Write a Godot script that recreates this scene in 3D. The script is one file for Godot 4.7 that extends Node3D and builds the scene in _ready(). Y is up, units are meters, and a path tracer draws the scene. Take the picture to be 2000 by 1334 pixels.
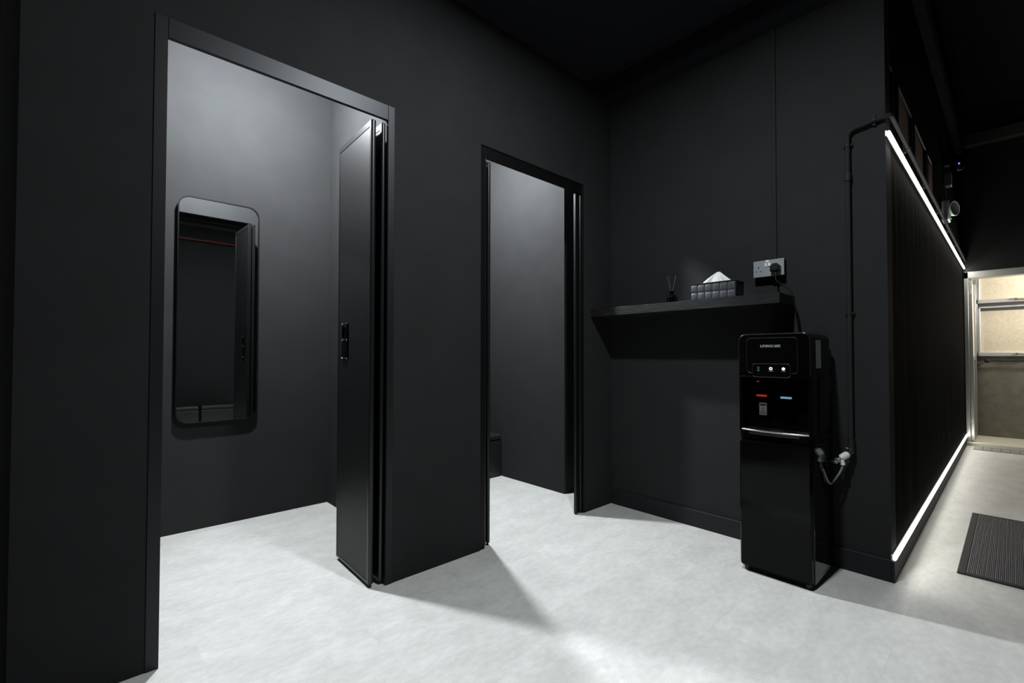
extends Node3D
# A black-painted studio lobby with two open changing cubicles, a water dispenser and a corridor with light strips.
# World: camera stands at x=0, z=0; the wall with the doors is z = ZA, the shelf wall is x = XB, the corridor wall is z = ZC.

const ZA := -1.86      # room face of the wall with the two doorways
const ZAI := -1.98     # cubicle face of that wall
const XB := 2.63       # shelf wall
const ZC := -0.377     # corridor wall
const XE := 7.33       # end of the corridor
const CEIL := 2.78
const BW := Basis(Vector3(0, 0, 1), Vector3(0, 1, 0), Vector3(-1, 0, 0))   # local frame of a surface that faces -X
const FOCAL := 898.394  # pixels of a 2000 x 1334 frame

var M := {}
var used := {}

# ------------------------------------------------------------------ mesh builder
class MB:
	var v := PackedVector3Array()
	var n := PackedVector3Array()
	var uv := PackedVector2Array()
	var ix := PackedInt32Array()
	var xf := Transform3D.IDENTITY
	func vert(p: Vector3, nn: Vector3, t := Vector2.ZERO) -> int:
		v.append(xf * p); n.append((xf.basis * nn).normalized()); uv.append(t)
		return v.size() - 1
	func tri(a: int, b: int, c: int) -> void:
		var cr := (v[b] - v[a]).cross(v[c] - v[a])
		if cr.dot(n[a] + n[b] + n[c]) > 0.0:
			ix.append(a); ix.append(c); ix.append(b)
		else:
			ix.append(a); ix.append(b); ix.append(c)
	func quad_n(p: Array, ns: Array, t: Array = []) -> void:
		var k := []
		for i in 4:
			k.append(vert(p[i], ns[i], t[i] if t.size() else Vector2(p[i].x, p[i].y)))
		tri(k[0], k[1], k[2]); tri(k[0], k[2], k[3])
	func quad(a: Vector3, b: Vector3, c: Vector3, d: Vector3, out: Vector3) -> void:
		var nn := (b - a).cross(c - a)
		if nn.length() < 1e-12:
			nn = (c - a).cross(d - a)
		nn = nn.normalized()
		if nn.dot(out) < 0.0: nn = -nn
		quad_n([a, b, c, d], [nn, nn, nn, nn], [Vector2(0, 0), Vector2(1, 0), Vector2(1, 1), Vector2(0, 1)])
	func box(lo: Vector3, hi: Vector3, bv := 0.0) -> void:
		var c := (lo + hi) / 2.0
		var h := (hi - lo) / 2.0
		var b: float = minf(bv, minf(h.x, minf(h.y, h.z)) * 0.98)
		var ax := [Vector3(1, 0, 0), Vector3(0, 1, 0), Vector3(0, 0, 1)]
		for i in 3:
			var u: Vector3 = ax[(i + 1) % 3]
			var w: Vector3 = ax[(i + 2) % 3]
			var hu: float = h[(i + 1) % 3] - b
			var hw: float = h[(i + 2) % 3] - b
			for s in [-1.0, 1.0]:
				var o: Vector3 = c + ax[i] * h[i] * s
				quad(o - u * hu - w * hw, o + u * hu - w * hw, o + u * hu + w * hw, o - u * hu + w * hw, ax[i] * s)
		if b <= 0.0: return
		for i in 3:
			var e: Vector3 = ax[i]
			var u: Vector3 = ax[(i + 1) % 3]
			var w: Vector3 = ax[(i + 2) % 3]
			var he: float = h[i] - b
			var hu: float = h[(i + 1) % 3]
			var hw: float = h[(i + 2) % 3]
			for su in [-1.0, 1.0]:
				for sw in [-1.0, 1.0]:
					var p1: Vector3 = c + u * su * hu + w * sw * (hw - b)
					var p2: Vector3 = c + u * su * (hu - b) + w * sw * hw
					quad(p1 - e * he, p1 + e * he, p2 + e * he, p2 - e * he, u * su + w * sw)
		for sx in [-1.0, 1.0]:
			for sy in [-1.0, 1.0]:
				for sz in [-1.0, 1.0]:
					var o := Vector3(sx, sy, sz).normalized()
					var k := [vert(c + Vector3(sx * h.x, sy * (h.y - b), sz * (h.z - b)), o), vert(c + Vector3(sx * (h.x - b), sy * h.y, sz * (h.z - b)), o), vert(c + Vector3(sx * (h.x - b), sy * (h.y - b), sz * h.z), o)]
					tri(k[0], k[1], k[2])
	func tube(pts: Array, r: float, seg := 12, caps := true, radii: Array = []) -> void:
		var up := Vector3.UP
		var rings := []
		var t0: Vector3 = (pts[1] - pts[0]).normalized()
		if absf(t0.dot(up)) > 0.9: up = Vector3.RIGHT
		var side := t0.cross(up).normalized()
		for i in pts.size():
			var t: Vector3 = (pts[mini(i + 1, pts.size() - 1)] - pts[maxi(i - 1, 0)]).normalized()
			side = (side - t * side.dot(t)).normalized()
			var bi := t.cross(side)
			var rr: float = radii[i] if radii.size() else r
			var ring := []
			for k in seg:
				var a := TAU * k / seg
				var d := side * cos(a) + bi * sin(a)
				ring.append(vert(pts[i] + d * rr, d, Vector2(float(k) / seg, float(i))))
			rings.append(ring)
			if i > 0:
				for k in seg:
					var k2 := (k + 1) % seg
					tri(rings[i - 1][k], rings[i][k], rings[i][k2])
					tri(rings[i - 1][k], rings[i][k2], rings[i - 1][k2])
			if caps and (i == 0 or i == pts.size() - 1):
				var cn := -t if i == 0 else t
				var cc := vert(pts[i], cn)
				var last := -1
				var first := -1
				for k in seg:
					var a := TAU * k / seg
					var q := vert(pts[i] + (side * cos(a) + bi * sin(a)) * rr, cn)
					if last >= 0: tri(cc, last, q)
					else: first = q
					last = q
				tri(cc, last, first)
	# profile: Array of Vector2(r, y), turned about the local y axis
	func lathe(profile: Array, seg := 32) -> void:
		for i in profile.size() - 1:
			var a: Vector2 = profile[i]
			var b: Vector2 = profile[i + 1]
			var d := b - a
			var nn := Vector2(d.y, -d.x).normalized()
			for k in seg:
				var a0 := TAU * k / seg
				var a1 := TAU * (k + 1) / seg
				var c0 := Vector3(cos(a0), 0, sin(a0))
				var c1 := Vector3(cos(a1), 0, sin(a1))
				var n0 := c0 * nn.x + Vector3.UP * nn.y
				var n1 := c1 * nn.x + Vector3.UP * nn.y
				var p := [c0 * a.x + Vector3.UP * a.y, c1 * a.x + Vector3.UP * a.y, c1 * b.x + Vector3.UP * b.y, c0 * b.x + Vector3.UP * b.y]
				if a.x < 1e-6: _t([p[0], p[2], p[3]], [nn.y * Vector3.UP, n1, n0])
				elif b.x < 1e-6: _t([p[0], p[1], p[2]], [n0, n1, nn.y * Vector3.UP])
				else: quad_n(p, [n0, n1, n1, n0])
	func _t(p: Array, ns: Array) -> void:
		var k := []
		for i in 3: k.append(vert(p[i], ns[i] if ns[i].length() > 0.01 else Vector3.UP, Vector2(p[i].x, p[i].z)))
		tri(k[0], k[1], k[2])
	# convex outline in the local xy plane, extruded from z0 to z1 with a bevel on the z1 side
	func prism(o: PackedVector2Array, z0: float, z1: float, bv := 0.0, back := true) -> void:
		var m := o.size()
		var c := Vector2.ZERO
		for p in o: c += p
		c /= m
		var nrm := []
		for i in m:
			var d: Vector2 = (o[(i + 1) % m] - o[(i + m - 1) % m]).normalized()
			var q := Vector2(d.y, -d.x)
			if q.dot(o[i] - c) < 0: q = -q
			nrm.append(q)
		var inner := PackedVector2Array()
		for i in m: inner.append(o[i] - nrm[i] * bv)
		for i in m:
			var j := (i + 1) % m
			var na := Vector3(nrm[i].x, nrm[i].y, 0)
			var nb := Vector3(nrm[j].x, nrm[j].y, 0)
			var e: Vector2 = o[j] - o[i]
			var fl := Vector3(e.y, -e.x, 0).normalized()
			if fl.dot(na + nb) < 0: fl = -fl
			if na.dot(fl) < 0.8: na = fl
			if nb.dot(fl) < 0.8: nb = fl
			var zt := z1 - bv
			quad_n([Vector3(o[i].x, o[i].y, z0), Vector3(o[j].x, o[j].y, z0), Vector3(o[j].x, o[j].y, zt), Vector3(o[i].x, o[i].y, zt)], [na, nb, nb, na])
			if bv > 0.0:
				var ca := (na + Vector3.BACK).normalized()
				var cb := (nb + Vector3.BACK).normalized()
				quad_n([Vector3(o[i].x, o[i].y, zt), Vector3(o[j].x, o[j].y, zt), Vector3(inner[j].x, inner[j].y, z1), Vector3(inner[i].x, inner[i].y, z1)], [ca, cb, cb, ca])
		for side in ([0, 1] if back else [1]):
			var z: float = z1 if side == 1 else z0
			var nn := Vector3.BACK if side == 1 else Vector3.FORWARD
			var src := inner if side == 1 else o
			var cc := vert(Vector3(c.x, c.y, z), nn, c)
			var ids := []
			for p in src: ids.append(vert(Vector3(p.x, p.y, z), nn, p))
			for i in m: tri(cc, ids[i], ids[(i + 1) % m])
	# flat ring between two outlines of equal length, extruded z0..z1
	func ring(o: PackedVector2Array, q: PackedVector2Array, z0: float, z1: float) -> void:
		var m := o.size()
		for i in m:
			var j := (i + 1) % m
			var e: Vector2 = o[j] - o[i]
			var out := Vector3(e.y, -e.x, 0)
			if out.dot(Vector3(o[i].x - q[i].x, o[i].y - q[i].y, 0)) < 0: out = -out
			quad(Vector3(o[i].x, o[i].y, z0), Vector3(o[j].x, o[j].y, z0), Vector3(o[j].x, o[j].y, z1), Vector3(o[i].x, o[i].y, z1), out)
			quad(Vector3(q[i].x, q[i].y, z0), Vector3(q[j].x, q[j].y, z0), Vector3(q[j].x, q[j].y, z1), Vector3(q[i].x, q[i].y, z1), -out)
			quad(Vector3(o[i].x, o[i].y, z1), Vector3(o[j].x, o[j].y, z1), Vector3(q[j].x, q[j].y, z1), Vector3(q[i].x, q[i].y, z1), Vector3.BACK)
			quad(Vector3(o[i].x, o[i].y, z0), Vector3(o[j].x, o[j].y, z0), Vector3(q[j].x, q[j].y, z0), Vector3(q[i].x, q[i].y, z0), Vector3.FORWARD)
	func mesh() -> ArrayMesh:
		var a := []
		a.resize(Mesh.ARRAY_MAX)
		a[Mesh.ARRAY_VERTEX] = v; a[Mesh.ARRAY_NORMAL] = n; a[Mesh.ARRAY_TEX_UV] = uv; a[Mesh.ARRAY_INDEX] = ix
		var m := ArrayMesh.new()
		m.add_surface_from_arrays(Mesh.PRIMITIVE_TRIANGLES, a)
		return m

func rrect(x0: float, y0: float, x1: float, y1: float, r: float, seg := 6, rb := -1.0) -> PackedVector2Array:
	var o := PackedVector2Array()
	var bot: float = r if rb < 0.0 else rb
	var cs := [[x1 - r, y1 - r, 0.0, r], [x0 + r, y1 - r, 0.25, r], [x0 + bot, y0 + bot, 0.5, bot], [x1 - bot, y0 + bot, 0.75, bot]]
	for c in cs:
		for k in seg + 1:
			var a: float = TAU * (c[2] + 0.25 * k / seg)
			o.append(Vector2(c[0] + cos(a) * c[3], c[1] + sin(a) * c[3]))
	return o

func ellipse(cx: float, cy: float, rx: float, ry: float, seg := 24) -> PackedVector2Array:
	var o := PackedVector2Array()
	for k in seg: o.append(Vector2(cx + cos(TAU * k / seg) * rx, cy + sin(TAU * k / seg) * ry))
	return o

# ------------------------------------------------------------------ scene helpers
func numbered(called: String) -> String:
	var k: int = used.get(called, 0)
	used[called] = k + 1
	return called if k == 0 else "%s_%03d" % [called, k]

func thing(called: String, label: String, category: String, at := Vector3.ZERO, basis_ := Basis.IDENTITY, group := "") -> Node3D:
	var o := Node3D.new()
	o.name = numbered(called)
	add_child(o)
	o.transform = Transform3D(basis_, at)
	o.set_meta("label", label); o.set_meta("category", category)
	if group: o.set_meta("group", group)
	return o

func structure(called: String) -> Node3D:
	var o := Node3D.new()
	o.name = called
	add_child(o)
	o.set_meta("kind", "structure")
	return o

func part(called: String, mb: MB, mat: Material, parent: Node) -> MeshInstance3D:
	return put(called, mb.mesh(), mat, parent)

func put(called: String, mesh: Mesh, mat: Material, parent: Node) -> MeshInstance3D:
	var o := MeshInstance3D.new()
	o.name = called
	o.mesh = mesh
	o.material_override = mat
	parent.add_child(o, true)
	return o

func boxpart(called: String, lo: Vector3, hi: Vector3, mat: Material, parent: Node, bv := 0.0) -> MeshInstance3D:
	var mb := MB.new()
	mb.box(lo, hi, bv)
	return part(called, mb, mat, parent)

func wall(called: String, boxes: Array, mat: Material) -> MeshInstance3D:
	var mb := MB.new()
	for b in boxes: mb.box(b[0], b[1])
	var o := part(called, mb, mat, self)
	o.set_meta("kind", "structure")
	return o

func text(called: String, words: String, font: String, height: float, mat: Material, parent: Node, at: Vector3, basis_ := Basis.IDENTITY, width := 0.0, bold := false) -> MeshInstance3D:
	var f := SystemFont.new()
	f.font_names = PackedStringArray([font])
	if bold: f.font_weight = 700
	var t := TextMesh.new()
	t.text = words; t.font = f; t.font_size = 48; t.depth = 0.0
	t.pixel_size = height / 34.0
	t.depth = 0.0004
	var o := put(called, t, mat, parent)
	var sx := 1.0
	if width > 0.0: sx = width / maxf(t.get_aabb().size.x, 0.0001)
	o.transform = Transform3D(basis_ * Basis.from_scale(Vector3(sx, 1, 1)), at)
	return o

func std(col: Color, rough := 0.5, metal := 0.0, spec := 0.5) -> StandardMaterial3D:
	var m := StandardMaterial3D.new()
	m.albedo_color = col
	m.roughness = rough
	m.metallic = metal
	m.metallic_specular = spec
	return m

func glow(col: Color, energy: float) -> StandardMaterial3D:
	var m := std(col, 0.4)
	m.emission_enabled = true
	m.emission = col
	m.emission_energy_multiplier = energy
	return m

func noise_image(size: int, freq: float, seed_: int, octaves := 4, kind := FastNoiseLite.TYPE_SIMPLEX_SMOOTH, ridged := false) -> Image:
	var f := FastNoiseLite.new()
	f.seed = seed_
	f.noise_type = kind
	f.frequency = freq
	f.fractal_type = FastNoiseLite.FRACTAL_RIDGED if ridged else FastNoiseLite.FRACTAL_FBM
	f.fractal_octaves = octaves
	var im := f.get_seamless_image(size, size)
	im.convert(Image.FORMAT_L8)
	return im

func tex(im: Image, mip := true) -> ImageTexture:
	if mip: im.generate_mipmaps()
	return ImageTexture.create_from_image(im)

# two-tone texture from a grey noise image
func toned(im: Image, lo: Color, hi: Color, mid := 0.5, gain := 1.0) -> ImageTexture:
	var d := im.get_data()
	var n := im.get_width() * im.get_height()
	var out := PackedByteArray()
	out.resize(n * 3)
	for i in n:
		var t := clampf((d[i] / 255.0 - mid) * gain + 0.5, 0.0, 1.0)
		out[i * 3] = int(255.0 * lerpf(lo.r, hi.r, t))
		out[i * 3 + 1] = int(255.0 * lerpf(lo.g, hi.g, t))
		out[i * 3 + 2] = int(255.0 * lerpf(lo.b, hi.b, t))
	return tex(Image.create_from_data(im.get_width(), im.get_height(), false, Image.FORMAT_RGB8, out))

func triplanar(m: StandardMaterial3D, scale_: Vector3, offset := Vector3.ZERO) -> void:
	m.uv1_triplanar = true
	m.uv1_world_triplanar = true
	m.uv1_scale = scale_
	m.uv1_offset = offset
	m.uv1_triplanar_sharpness = 8.0

# ------------------------------------------------------------------ start
func _ready() -> void:
	make_camera_and_light()
	make_materials()
	make_shell()
	make_floor()
	make_doors()
	make_lamps()
	make_corridor()
	make_mirror()
	make_shelf_things()
	make_socket()
	make_dispenser()
	make_pipe()
	make_small_corridor_things()
	make_behind_camera()

const COOL := Color(0.965, 0.985, 1.0)
const WARM_LED := Color(1.0, 0.99, 0.96)
const CUBICLE_ENERGY := 6.9
const LOBBY_ENERGY := 4.7

func make_camera_and_light() -> void:
	var cam := Camera3D.new()
	cam.name = "camera"
	add_child(cam)
	cam.position = Vector3(0, 1, 0)
	cam.basis = Basis(Vector3.UP, deg_to_rad(-42.533)) * Basis(Vector3.RIGHT, deg_to_rad(1.085)) * Basis(Vector3.BACK, deg_to_rad(0.075))
	var near := 0.05
	cam.keep_aspect = Camera3D.KEEP_HEIGHT
	cam.set_frustum(1334.0 / FOCAL * near, Vector2(0, 10.56 / FOCAL * near), near, 60.0)
	cam.current = true
	var we := WorldEnvironment.new()
	we.name = "world_environment"
	var env := Environment.new()
	env.background_mode = Environment.BG_COLOR
	env.background_color = Color.BLACK
	env.tonemap_mode = Environment.TONE_MAPPER_LINEAR
	env.tonemap_exposure = 1.0
	env.sdfgi_enabled = true
	env.ssao_enabled = true
	env.ssil_enabled = true
	we.environment = env
	add_child(we)

func make_materials() -> void:
	# black wall paint, rolled on: a little uneven in tone, with a stipple relief
	var stip := noise_image(512, 0.09, 3, 3)
	var cloud := noise_image(512, 0.008, 5, 5)
	var w := std(Color(1, 1, 1), 0.8, 0.0, 0.12)
	w.albedo_texture = toned(cloud, Color(0.167, 0.169, 0.171), Color(0.175, 0.177, 0.179), 0.5, 1.4)
	w.heightmap_enabled = true
	w.heightmap_texture = tex(stip)
	w.heightmap_scale = 0.02
	triplanar(w, Vector3(0.9, 0.9, 0.9))
	M.wall = w
	var wr := std(Color(1, 1, 1), 0.9, 0.0, 0.06)       # rough-plastered corridor wall, painted black, streaky
	wr.albedo_texture = toned(noise_image(512, 0.02, 17, 5), Color(0.045, 0.045, 0.045), Color(0.105, 0.105, 0.103), 0.5, 1.6)
	wr.heightmap_enabled = true
	wr.heightmap_texture = tex(noise_image(512, 0.03, 11, 5))
	wr.heightmap_scale = 0.2
	triplanar(wr, Vector3(0.45, 0.06, 0.45))
	M.wall_rough = wr
	M.ceiling = std(Color(0.115, 0.12, 0.135), 0.85, 0.0, 0.25)
	M.deep_black = std(Color(0.02, 0.02, 0.022), 0.9, 0.0, 0.2)
	var base := std(Color(0.16, 0.162, 0.17), 0.45)
	M.baseboard = base
	base.albedo_color = Color(0.15, 0.152, 0.158)
	base.metallic_specular = 0.22
	base.roughness = 0.55
	# satin black aluminium of the door frames and the leaf edges
	M.frame = std(Color(0.215, 0.22, 0.225), 0.46, 0.85, 0.3)
	M.frame_dark = std(Color(0.04, 0.04, 0.043), 0.5, 0.0, 0.3)
	M.edge = std(Color(0.22, 0.225, 0.23), 0.32, 0.8, 0.5)
	# black-stained wood: fine upright grain
	var grain := noise_image(512, 0.03, 21, 5)
	var lf := std(Color(1, 1, 1), 0.46, 0.0, 0.32)
	lf.albedo_texture = toned(grain, Color(0.035, 0.035, 0.038), Color(0.075, 0.075, 0.08), 0.5, 1.6)
	lf.heightmap_enabled = true
	lf.heightmap_texture = tex(grain.duplicate())
	lf.heightmap_scale = 0.02
	triplanar(lf, Vector3(9, 0.55, 9))
	M.leaf = lf
	var sh := std(Color(1, 1, 1), 0.5, 0.0, 0.35)
	sh.albedo_texture = toned(noise_image(512, 0.03, 23, 5), Color(0.07, 0.07, 0.073), Color(0.15, 0.148, 0.15), 0.5, 1.7)
	sh.heightmap_enabled = true
	sh.heightmap_texture = tex(grain.duplicate())
	sh.heightmap_scale = 0.06
	triplanar(sh, Vector3(9, 14, 0.6))
	M.shelf = sh
	M.gloss = std(Color(0.025, 0.025, 0.027), 0.09, 0.0, 0.26)
	M.gloss_mid = std(Color(0.03, 0.03, 0.032), 0.2, 0.0, 0.3)
	M.plastic = std(Color(0.06, 0.06, 0.063), 0.4)
	M.rubber = std(Color(0.05, 0.05, 0.052), 0.75)
	M.cable = std(Color(0.022, 0.022, 0.023), 0.5, 0.0, 0.3)
	M.leather = std(Color(0.255, 0.27, 0.285), 0.4)
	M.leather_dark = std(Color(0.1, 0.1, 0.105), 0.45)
	M.mirror = std(Color(0.86, 0.87, 0.87), 0.015, 1.0)
	M.socket = std(Color(0.60, 0.62, 0.63), 0.38, 0.35)
	M.white = std(Color(0.86, 0.87, 0.86), 0.4)
	M.white_dim = std(Color(0.7, 0.71, 0.7), 0.5)
	M.chrome = std(Color(0.75, 0.76, 0.76), 0.16, 1.0)
	M.grey_plastic = std(Color(0.50, 0.51, 0.51), 0.45)
	M.tissue = std(Color(0.90, 0.91, 0.90), 0.85)
	M.tissue.backlight_enabled = true
	M.tissue.backlight = Color(0.35, 0.35, 0.35)
	M.alu = std(Color(0.70, 0.70, 0.68), 0.34, 0.7)
	M.alu_light = std(Color(0.80, 0.80, 0.80), 0.35, 0.45)
	M.brass = std(Color(0.62, 0.58, 0.38), 0.35, 0.8)
	M.red = std(Color(0.72, 0.07, 0.06), 0.4)
	M.hot_red = std(Color(0.80, 0.16, 0.12), 0.4)
	M.cold_blue = std(Color(0.58, 0.77, 0.88), 0.4)
	M.yellow = std(Color(0.82, 0.78, 0.10), 0.5)
	M.dark_red = std(Color(0.30, 0.07, 0.05), 0.5)
	M.ink = std(Color(0.22, 0.22, 0.22), 0.6)
	M.print_grey = std(Color(0.62, 0.64, 0.66), 0.5)
	M.icon = glow(Color(0.92, 0.92, 1.0), 1.1)
	M.icon_dim = std(Color(0.35, 0.35, 0.36), 0.5)
	M.led = glow(Color(1.0, 0.99, 0.95), 5.0)
	M.lens = glow(Color(0.94, 0.97, 1.0), 6.0)
	M.blue_led = glow(Color(0.35, 0.45, 1.0), 2.0)
	M.green_led = glow(Color(0.25, 0.75, 0.25), 0.6)
	# cream woven blind fabric
	var bl := std(Color(1, 1, 1), 0.85)
	bl.albedo_texture = toned(noise_image(512, 0.02, 41, 5), Color(0.86, 0.815, 0.73), Color(0.91, 0.87, 0.79), 0.5, 1.2)
	triplanar(bl, Vector3(2.2, 2.2, 2.2))
	bl.heightmap_enabled = true
	bl.heightmap_texture = tex(noise_image(512, 0.05, 43, 3))
	bl.heightmap_scale = 0.03
	bl.backlight_enabled = true
	bl.backlight = Color(0.5, 0.46, 0.38)
	M.blind = bl
	var con := std(Color(1, 1, 1), 0.85)
	con.albedo_texture = toned(noise_image(512, 0.012, 47, 5), Color(0.42, 0.415, 0.37), Color(0.50, 0.49, 0.44), 0.5, 1.2)
	triplanar(con, Vector3(0.9, 0.9, 0.9))
	M.concrete = con
	var con2 := std(Color(0.74, 0.73, 0.67), 0.8)
	M.sill = con2
	var ply := std(Color(1, 1, 1), 0.7)
	ply.albedo_texture = toned(noise_image(256, 0.02, 51, 4), Color(0.36, 0.28, 0.21), Color(0.48, 0.39, 0.30), 0.5, 1.5)
	triplanar(ply, Vector3(3, 0.5, 3))
	M.ply = ply
	M.pale_frame = std(Color(0.55, 0.50, 0.46), 0.5)

# ------------------------------------------------------------------ room shell
func make_shell() -> void:
	var top := 3.75
	# wall with the two doorways (openings x .14-.991 and 1.486-2.335, 2.108 high)
	wall("wall_north", [
		[Vector3(-2.6, 0, ZAI), Vector3(0.14, 2.108, ZA)],
		[Vector3(0.991, 0, ZAI), Vector3(1.486, 2.108, ZA)],
		[Vector3(2.335, 0, -1.897), Vector3(XB, 2.108, ZA)],
		[Vector3(-2.6, 2.108, ZAI), Vector3(XB, CEIL + 0.12, ZA)]], M.wall)
	# pilaster at the end of that wall
	wall("wall_west_pilaster", [[Vector3(-0.6, 0, ZA), Vector3(-0.156, CEIL, -1.50)]], M.deep_black)
	wall("wall_west", [[Vector3(-2.75, 0, ZAI), Vector3(-2.6, CEIL + 0.1, 1.2)]], M.wall)
	# shelf wall; its end forms the corner of the corridor
	wall("wall_east", [[Vector3(XB, 0, -1.897), Vector3(XB + 0.12, top, ZC)]], M.wall)
	# corridor wall: low part, lintel above the high windows
	wall("wall_corridor", [
		[Vector3(XB + 0.12, 0, -0.5), Vector3(XE + 1.1, 2.10, ZC)],
		[Vector3(XB + 0.12, 2.41, -0.5), Vector3(XE + 1.1, top, ZC)],
		[Vector3(4.49, 2.10, -0.5), Vector3(XE + 1.1, 2.41, ZC)],
		[Vector3(XB + 0.12, 2.10, -0.5), Vector3(4.49, 2.41, -0.405)]], M.wall_rough)
	wall("wall_end", [
		[Vector3(XE, 1.955, ZC), Vector3(XE + 0.12, top, 1.2)],
		[Vector3(XE, 0, 0.95), Vector3(XE + 0.12, 1.955, 1.2)]], M.wall)
	wall("wall_south", [[Vector3(-2.75, 0, 1.0), Vector3(XE + 1.2, top, 1.12)]], M.wall)
	# lobby ceiling, raised strip along the shelf wall with a cornice, corridor ceiling
	wall("ceiling", [
		[Vector3(-2.75, CEIL, -3.6), Vector3(2.345, CEIL + 0.12, 1.12)],
		[Vector3(2.345, CEIL + 0.07, -3.6), Vector3(XB + 0.12, top, ZC)],
		[Vector3(2.335, CEIL + 0.10, ZC), Vector3(2.345, top, 1.12)],
		[Vector3(2.335, top, ZC - 0.2), Vector3(XE + 1.2, top + 0.1, 1.12)]], M.ceiling)
	wall("trim_1", [[Vector3(2.52, 2.722, ZA), Vector3(XB, 2.86, ZC)]], M.ceiling)
	# first cubicle
	wall("wall_cubicle_back", [[Vector3(-0.2, 0, -3.28), Vector3(1.32, CEIL, -3.18)]], M.wall)
	wall("wall_cubicle_partition", [[Vector3(1.206, 0, -3.18), Vector3(1.32, CEIL, ZAI)]], M.wall)
	wall("wall_cubicle_side", [[Vector3(-0.2, 0, -3.18), Vector3(-0.1, CEIL, ZAI)]], M.wall)
	# second cubicle: its side wall stops short of the doorway and leaves a niche
	wall("wall_fitting_back", [[Vector3(1.32, 0, -3.28), Vector3(XB + 0.5, CEIL, -3.18)]], M.wall)
	wall("wall_fitting_side", [[Vector3(2.54, 0, -3.18), Vector3(2.66, CEIL, -2.206)]], M.wall)
	wall("wall_fitting_niche", [[Vector3(3.0, 0, -3.35), Vector3(3.1, CEIL, ZAI)], [Vector3(XB + 0.12, 0, ZAI), Vector3(3.1, CEIL, ZAI + 0.1)], [Vector3(XB, CEIL, -3.6), Vector3(3.1, CEIL + 0.1, ZAI + 0.1)]], M.wall)
	# baseboards of the shelf wall and the corridor wall
	var bb := MB.new()
	bb.box(Vector3(XB - 0.012, 0, ZA), Vector3(XB, 0.098, ZC), 0.003)
	var o := part("baseboard_east", bb, M.baseboard, self)
	o.set_meta("kind", "structure")
	bb = MB.new()
	bb.box(Vector3(XB - 0.012, 0, ZC), Vector3(XE, 0.095, ZC + 0.012), 0.003)
	o = part("baseboard_corridor", bb, M.baseboard, self)
	o.set_meta("kind", "structure")

func make_floor() -> void:
	var fl := structure("floor")
	# pale grey stone-look vinyl: soft clouds drawn out along the tile, thin white veins
	var n := 1024
	var a := noise_image(n, 0.006, 61, 6).get_data()
	var b := noise_image(n, 0.03, 63, 4).get_data()
	var v1 := noise_image(n, 0.0030, 65, 5, FastNoiseLite.TYPE_SIMPLEX_SMOOTH, true).get_data()
	var c := noise_image(n, 0.2, 69, 2).get_data()
	var out := PackedByteArray()
	out.resize(n * n * 3)
	for i in n * n:
		var t := (a[i] / 255.0 - 0.5) * 0.07 + (b[i] / 255.0 - 0.5) * 0.06 + (c[i] / 255.0 - 0.5) * 0.05
		var vein := smoothstep(0.90, 1.0, v1[i] / 255.0) * smoothstep(0.45, 0.7, a[i] / 255.0)
		var g := 0.768 + t + vein * 0.09
		out[i * 3] = int(255.0 * clampf(g * 0.998, 0, 1))
		out[i * 3 + 1] = int(255.0 * clampf(g * 1.0, 0, 1))
		out[i * 3 + 2] = int(255.0 * clampf(g * 0.982, 0, 1))
	var im := tex(Image.create_from_data(n, n, false, Image.FORMAT_RGB8, out))
	var rel := tex(noise_image(512, 0.05, 71, 3))
	var mats := []
	for k in 4:
		var m := std(Color(1, 1, 1).darkened(0.006 * k), 0.46, 0.0, 0.45)
		m.albedo_texture = im
		m.heightmap_enabled = true
		m.heightmap_texture = rel
		m.heightmap_scale = 0.015
		triplanar(m, Vector3(0.55, 0.55, 1.0), Vector3(0.31 * k, 0, 0.47 * k))
		mats.append(m)
	var lx := 0.94
	var lz := 0.47
	var gap := 0.00006
	var mb := MB.new()
	mb.box(Vector3(-2.75, -0.06, -3.6), Vector3(XE + 1.2, -0.0022, 1.2))
	part("screed", mb, std(Color(0.62, 0.63, 0.63), 0.9), fl)
	var tile := MB.new()
	tile.box(Vector3(gap, -0.004, gap), Vector3(lx - gap, 0.0, lz - gap), 0.0)
	var tm := tile.mesh()
	var row := 0
	var z := -2.174 - 3.0 * lz
	while z < 1.0:
		var x := 0.286 - 4.0 * lx + (0.5 * lx if posmod(row, 2) == 0 else 0.0)
		var col := 0
		while x < XE:
			if x < XB or z > -0.95:
				var o := put("tile", tm, mats[(row * 3 + col * 2 + (row * col) % 3) % 4], fl)
				o.position = Vector3(x, 0, z)
			x += lx
			col += 1
		z += lz
		row += 1

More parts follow.
